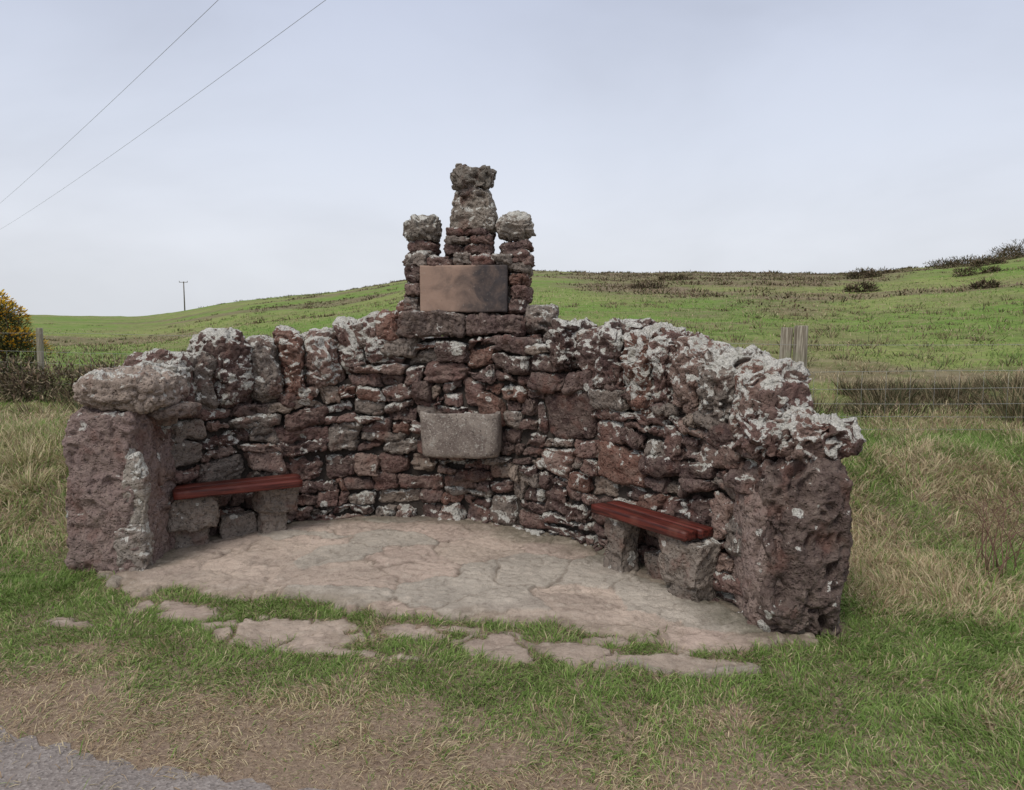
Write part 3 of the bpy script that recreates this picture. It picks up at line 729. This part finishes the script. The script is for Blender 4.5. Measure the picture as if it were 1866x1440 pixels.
k = 10; cs = np.stack([rng.uniform(5.6, 6.3, k), rng.uniform(7.9, 8.6, k)], 1); tl.append(tufts(cs, rng.uniform(.1, .2, k), rng.uniform(.5, .8, k), 110, np.full(k, .009), RC))
k = 1700; yy = 13*np.exp(rng.uniform(0, 1.7, k)); xx = rng.uniform(-.8, .8, k)*yy; f = n2(xx, yy, .10, 301, 2) > .0; cs = np.stack([xx, yy], 1)[f]; k = len(cs)
tl.append(tufts(cs, rng.uniform(.1, .5, k), rng.uniform(.10, .28, k), 26, .006*(1+cs[:, 1]*.1), RC, .7))
k = 3800; yy = rng.uniform(30, 118, k); xx = rng.uniform(-.35, .75, k)*yy
aa = xx/yy; tt = yy/np.interp(aa, AK, DK); f = (brownf(xx, yy) > rng.uniform(.30, 1.0, k)) & (tt < 1.04); cs = np.stack([xx, yy], 1)[f]; k = len(cs)
tl.append(tufts(cs, rng.uniform(.4, 1.4, k), rng.uniform(.12, .38, k), 20, np.full(k, .08), HC, .9))
k = 260; aa = rng.uniform(-.42, .85, k); yy = np.interp(aa, AK, DK)*rng.uniform(.97, 1.01, k); cs = np.stack([aa*yy, yy], 1)
tl.append(tufts(cs, rng.uniform(.4, 1.3, k), rng.uniform(.15, .5, k), 30, np.full(k, .09), np.concatenate([HC, RC[2:3]]), .7))
V, Q, T, C = join(tl); mkobj('rushes_and_heather', V, quads=Q, tris=T, mat=M_twig, cols=C)

def bush(name, lobes, n, size, cols, flowers=None, nfl=0):
    out = []; idx = rng.integers(0, len(lobes), n); Lb = np.array(lobes)
    d = rng.normal(size=(n, 3)); d /= np.linalg.norm(d, axis=1)[:, None]; r = rng.uniform(.45, 1.08, n)
    p = Lb[idx, :3]+d*Lb[idx, 3:6]*r[:, None]
    gz = terr(p[:, 0], p[:, 1]); p[:, 2] = np.maximum(p[:, 2], gz)
    dd = d+rng.normal(0, .5, (n, 3)); dd /= np.linalg.norm(dd, axis=1)[:, None]
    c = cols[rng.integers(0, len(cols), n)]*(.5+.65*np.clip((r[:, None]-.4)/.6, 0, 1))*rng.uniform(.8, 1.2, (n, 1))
    out.append(blades(p, dd, rng.uniform(.6, 1.4, n)*size, np.full(n, size*.28), c, np.zeros(n)))
    if nfl:
        idx = rng.integers(0, len(lobes), nfl); d = rng.normal(size=(nfl, 3)); d[:, 2] = np.abs(d[:, 2]); d /= np.linalg.norm(d, axis=1)[:, None]
        p = Lb[idx, :3]+d*Lb[idx, 3:6]*rng.uniform(.95, 1.2, (nfl, 1)); out.append(blades(p, d, np.full(nfl, size*.7), np.full(nfl, size*.6), flowers[rng.integers(0, len(flowers), nfl)], np.zeros(nfl)))
    V, Q, T, C = join(out)
    e = empty(name); mkobj('foliage', V, quads=Q, tris=T, mat=M_twig, cols=C, parent=e)
    ps = []; rs = []
    for l in lobes:
        for _ in range(6):
            a = rng.uniform(0, 6.28); e1 = np.array([l[0]+math.cos(a)*l[3]*.7, l[1]+math.sin(a)*l[4]*.7, l[2]+l[5]*rng.uniform(.2, .9)])
            b0 = np.array([l[0]+rng.normal(0, .05), l[1]+rng.normal(0, .05), float(terr(np.array([l[0]]), np.array([l[1]]))[0])-.05])
            mid = (b0+e1)/2+rng.normal(0, .04, 3); ps.append(np.array([b0, mid, e1])); rs.append(np.array([.02, .012, .004])*(1+size*3))
    V, Q, T = tubes(ps, rs, 5); mkobj('stems', V, quads=Q, tris=T, mat=M_twig, cols=np.tile((.12, .085, .06), (len(V), 1)), parent=e)
GC = np.array([(.12, .145, .045), (.17, .18, .06), (.21, .165, .08), (.09, .09, .04)])
FC = np.array([(.80, .50, .05), (.65, .35, .05), (.85, .60, .10)])
z0 = lambda x, y: float(terr(np.array([x]), np.array([y]))[0])
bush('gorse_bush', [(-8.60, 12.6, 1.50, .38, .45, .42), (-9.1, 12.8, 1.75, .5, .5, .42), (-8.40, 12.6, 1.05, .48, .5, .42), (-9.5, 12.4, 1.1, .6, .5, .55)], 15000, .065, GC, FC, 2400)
BC = np.array([(.21, .145, .10), (.30, .225, .155), (.15, .16, .07), (.38, .30, .20), (.12, .095, .07)])
lob = []
for x in np.arange(-10.5, -4.6, .42):
    y = 12.2-(x+10)*.33+rng.normal(0, .2); lob.append((x, y, z0(x, y)+rng.uniform(.10, .30), .42, .4, rng.uniform(.22, .46)))
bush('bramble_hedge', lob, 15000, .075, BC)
for (x, y, rx, rz, n) in [(29.0, 62, 1.15, .6, 1600), (47, 78, 3.0, .7, 2500), (53, 77, 2.6, 1.2, 2500), (50.5, 74, 2.2, .6, 1800), (38, 60, 1.0, .4, 900), (55, 80, 3.2, 1.3, 2500), (40, 66, 2.2, .4, 1200), (34, 70, 1.6, .4, 900), (13, 60, 1.2, .35, 700), (20.5, 44, .7, .45, 900), (24, 38, .5, .3, 600), (31, 50, 1.2, .4, 900), (9, 50, .9, .3, 600), (44, 70, 2.4, .5, 1500)]:
    zz = z0(x, y); bush('moorland_shrub', [(x, y, zz+rz*.3, rx, rx, rz), (x+rx*.7, y, zz+rz*.2, rx*.6, rx*.6, rz*.7), (x-rx*.7, y+.3, zz+rz*.1, rx*.6, rx*.6, rz*.6)], n, .24, np.array([(.11, .085, .055), (.17, .125, .08), (.10, .105, .05), (.22, .165, .11)]))

ps = []; rs = []
for _ in range(14):
    b0 = np.array([3.0+rng.normal(0, .08), 4.5+rng.normal(0, .08), .02]); a = rng.uniform(0, 6.28); h = rng.uniform(.25, .6); r_ = rng.uniform(.15, .38)
    u = np.linspace(0, 1, 7)[:, None]
    q = b0+np.concatenate([math.cos(a)*r_*u**1.4, math.sin(a)*r_*.7*u**1.4, h*(1.5*u-.5*u**3)/1.0], 1)+rng.normal(0, .006, (7, 3))
    ps.append(q); rs.append(np.linspace(.0042, .0014, 7))
    for j in range(2, 7):
        e1 = q[j]+rng.normal(0, .05, 3)+[0, 0, .035]; ps.append(np.array([q[j], (q[j]+e1)/2+[0, 0, .006], e1])); rs.append(np.array([.0022, .0016, .001]))
V, Q, T = tubes(ps, rs, 5); mkobj('bramble_plant', V, quads=Q, tris=T, mat=M_twig, cols=np.tile((.22, .135, .10), (len(V), 1)))

# ------------------------------------------------------------------ fence
m, nt, b = newmat('weathered_post', .9, .15)
P = N(nt, 'ShaderNodeTexCoord').outputs['Object']; mp = N(nt, 'ShaderNodeMapping'); mp.inputs['Scale'].default_value = (30, 30, 2); nt.links.new(P, mp.inputs[0])
w = noise(nt, mp.outputs[0], 1.5, 5, .65)
c = mix(nt, mrange(nt, w, .35, .65), (.15, .125, .09), (.38, .345, .27)); c = mix(nt, mrange(nt, noise(nt, P, 5, 4), .5, .7, 0, .5), c, (.21, .23, .13))
nt.links.new(c, b.inputs['Base Color']); bump(nt, b, w, .7, .01); M_post = m
m, nt, b = newmat('galvanised_wire', .6, .4); b.inputs['Base Color'].default_value = (.30, .30, .28, 1); M_wire = m
fence = empty('wire_fence')
FP = np.array([(-24, 17.0), (-11.2, 12.3), (-7.35, 11.6), (-4.2, 10.2), (-1, 9.0), (3.06, 7.95), (6.9, 7.75), (11, 7.9), (17, 8.4)])
for i, (x, y) in enumerate(FP):
    zz = z0(x, y); H = 1.18 if i == 5 else 1.05; r = .075 if i == 5 else .05
    pts = np.array([(x, y, zz-.2), (x, y, zz+.3), (x+.012, y, zz+.8), (x+.015, y, zz+H), (x+.015, y, zz+H+.012)])
    V, Q, T = tubes([pts], [np.array([r, r, r*.97, r*.95, r*.8])], 14); mkobj('post_%d' % i, V, quads=Q, tris=T, mat=M_post, parent=fence)
x, y = FP[5]; zz = z0(x, y)
V, Q, T = tubes([np.array([(x-.17, y+.1, zz-.2), (x-.13, y+.08, zz+.5), (x-.11, y+.06, zz+1.17)])], [.062], 12); mkobj('stay_post', V, quads=Q, tris=T, mat=M_post, parent=fence)
fp = []; rr = []
fs = np.concatenate([[0], np.cumsum(np.linalg.norm(np.diff(FP, axis=0), axis=1))]); q = np.arange(0, fs[-1], .25)
fx = np.interp(q, fs, FP[:, 0]); fy = np.interp(q, fs, FP[:, 1])-.06; fz = np.interp(q, fs, [z0(*p) for p in FP])
for h in (.08, .22, .36, .52, .70, .98):
    fp.append(np.stack([fx, fy, fz+h+.006*np.sin(q*1.3+h*9)], 1)); rr.append(.0022)
V, Q, T = tubes(fp, rr, 4); mkobj('strand_wires', V, quads=Q, tris=T, mat=M_wire, parent=fence)
fp = [np.array([(a_, b_, c_+.08), (a_, b_, c_+.70)]) for a_, b_, c_ in zip(fx, fy, fz)]
V, Q, T = tubes(fp, [.0014]*len(fp), 4); mkobj('stay_wires', V, quads=Q, tris=T, mat=M_wire, parent=fence)

# ------------------------------------------------------------------ poles and power lines
m, nt, b = newmat('creosoted_pole', .9, .15); P = N(nt, 'ShaderNodeTexCoord').outputs['Object']
nt.links.new(mix(nt, noise(nt, P, 3, 4), (.13, .11, .095), (.2, .175, .15)), b.inputs['Base Color']); M_pole = m
def pole(x, y, top, r=.14, rz=0):
    e = empty('telegraph_pole'); zz = z0(x, y)-.3
    V, Q, T = tubes([np.array([(x, y, zz), (x, y, (zz+top)/2), (x, y, top)])], [np.array([r, r*.9, r*.75])], 10); mkobj('shaft', V, quads=Q, tris=T, mat=M_pole, parent=e)
    c, s = math.cos(rz), math.sin(rz); ps = [np.array([(x-c*.85, y-s*.85-r, top-.15), (x+c*.85, y+s*.85-r, top-.15)])]; rs = [.055]
    for k in (-.8, .8): ps.append(np.array([(x+c*k, y+s*k-r, top-.1), (x+c*k, y+s*k-r, top+.12)])); rs.append(.05)
    V, Q, T = tubes(ps, rs, 8); mkobj('cross_arm', V, quads=Q, tris=T, mat=M_pole, parent=e)
pole(-65.5, 150, 9.9, .13)
dx, dy = -.655, .755
m, nt, b = newmat('power_cable', .6, .3); b.inputs['Base Color'].default_value = (.28, .29, .31, 1)
for P0 in ((-4.38, 12.1, 6.6), (-2.66, 12.1, 6.6)):
    t = np.linspace(-32, 78, 90); u = (t+32)/110; sag = -1.1*4*u*(1-u)+1.1*.97
    V, Q, T = tubes([np.stack([P0[0]+dx*t, P0[1]+dy*t, P0[2]+sag], 1)], [.004], 5); mkobj('power_line', V, quads=Q, tris=T, mat=m)
for t in (-32, 78):
    cx = -3.52+dx*t; cy = 12.1+dy*t; pole(cx, cy+.14, 7.65, .13, rz=0)

# ------------------------------------------------------------------ light
sc = bpy.context.scene
w = bpy.data.worlds.new('World'); sc.world = w; w.use_nodes = True; nt = w.node_tree
bg = nt.nodes['Background']
sky = N(nt, 'ShaderNodeTexSky'); sky.sky_type = 'NISHITA'; sky.sun_disc = False
sd = Vector((-.35, -.55, .80)).normalized()
sky.sun_elevation = math.asin(sd.z); sky.sun_rotation = math.atan2(sd.x, sd.y) % (2*math.pi); sky.dust_density = 4
tc = N(nt, 'ShaderNodeTexCoord'); sx = N(nt, 'ShaderNodeSeparateXYZ'); nt.links.new(tc.outputs['Generated'], sx.inputs[0])
rp = N(nt, 'ShaderNodeValToRGB'); nt.links.new(sx.outputs['Z'], rp.inputs[0])
els = rp.color_ramp.elements; els[0].position = 0; els[0].color = (.80, .83, .88, 1); els[1].position = 1; els[1].color = (.90, .91, .93, 1)
for p_, c_ in ((.10, (.78, .81, .88)), (.22, (.69, .735, .84)), (.40, (.57, .62, .76))): e = els.new(p_); e.color = (*c_, 1)
mp = N(nt, 'ShaderNodeMapping'); mp.inputs['Scale'].default_value = (1, 1, 2.4); nt.links.new(tc.outputs['Generated'], mp.inputs[0])
cl = noise(nt, mp.outputs[0], 1.7, 5, .5, .3)
over = mix(nt, 1.0, rp.outputs[0], mrange(nt, cl, .3, .7, .90, 1.10), 'MULTIPLY')
ns = N(nt, 'ShaderNodeVectorMath', operation='SCALE'); ns.inputs['Scale'].default_value = .10; nt.links.new(sky.outputs[0], ns.inputs[0])
nt.links.new(mix(nt, .10, over, ns.outputs[0]), bg.inputs['Color']); bg.inputs['Strength'].default_value = 1.0
L = bpy.data.lights.new('sun', 'SUN'); L.energy = 1.5; L.angle = math.radians(20); L.color = (1, .955, .89)
lo = bpy.data.objects.new('sun', L); COL.objects.link(lo); lo.rotation_euler = (-sd).to_track_quat('-Z', 'Y').to_euler()

cam = bpy.data.cameras.new('camera'); co = bpy.data.objects.new('camera', cam); COL.objects.link(co)
cam.sensor_width = 36; cam.lens = 26.18; cam.clip_end = 5000; cam.clip_start = .05
co.location = (0, 0, 1.6); co.rotation_euler = (math.radians(84.5), 0, 0)
sc.camera = co
sc.view_settings.view_transform = 'Standard'; sc.view_settings.look = 'None'; sc.view_settings.exposure = 0
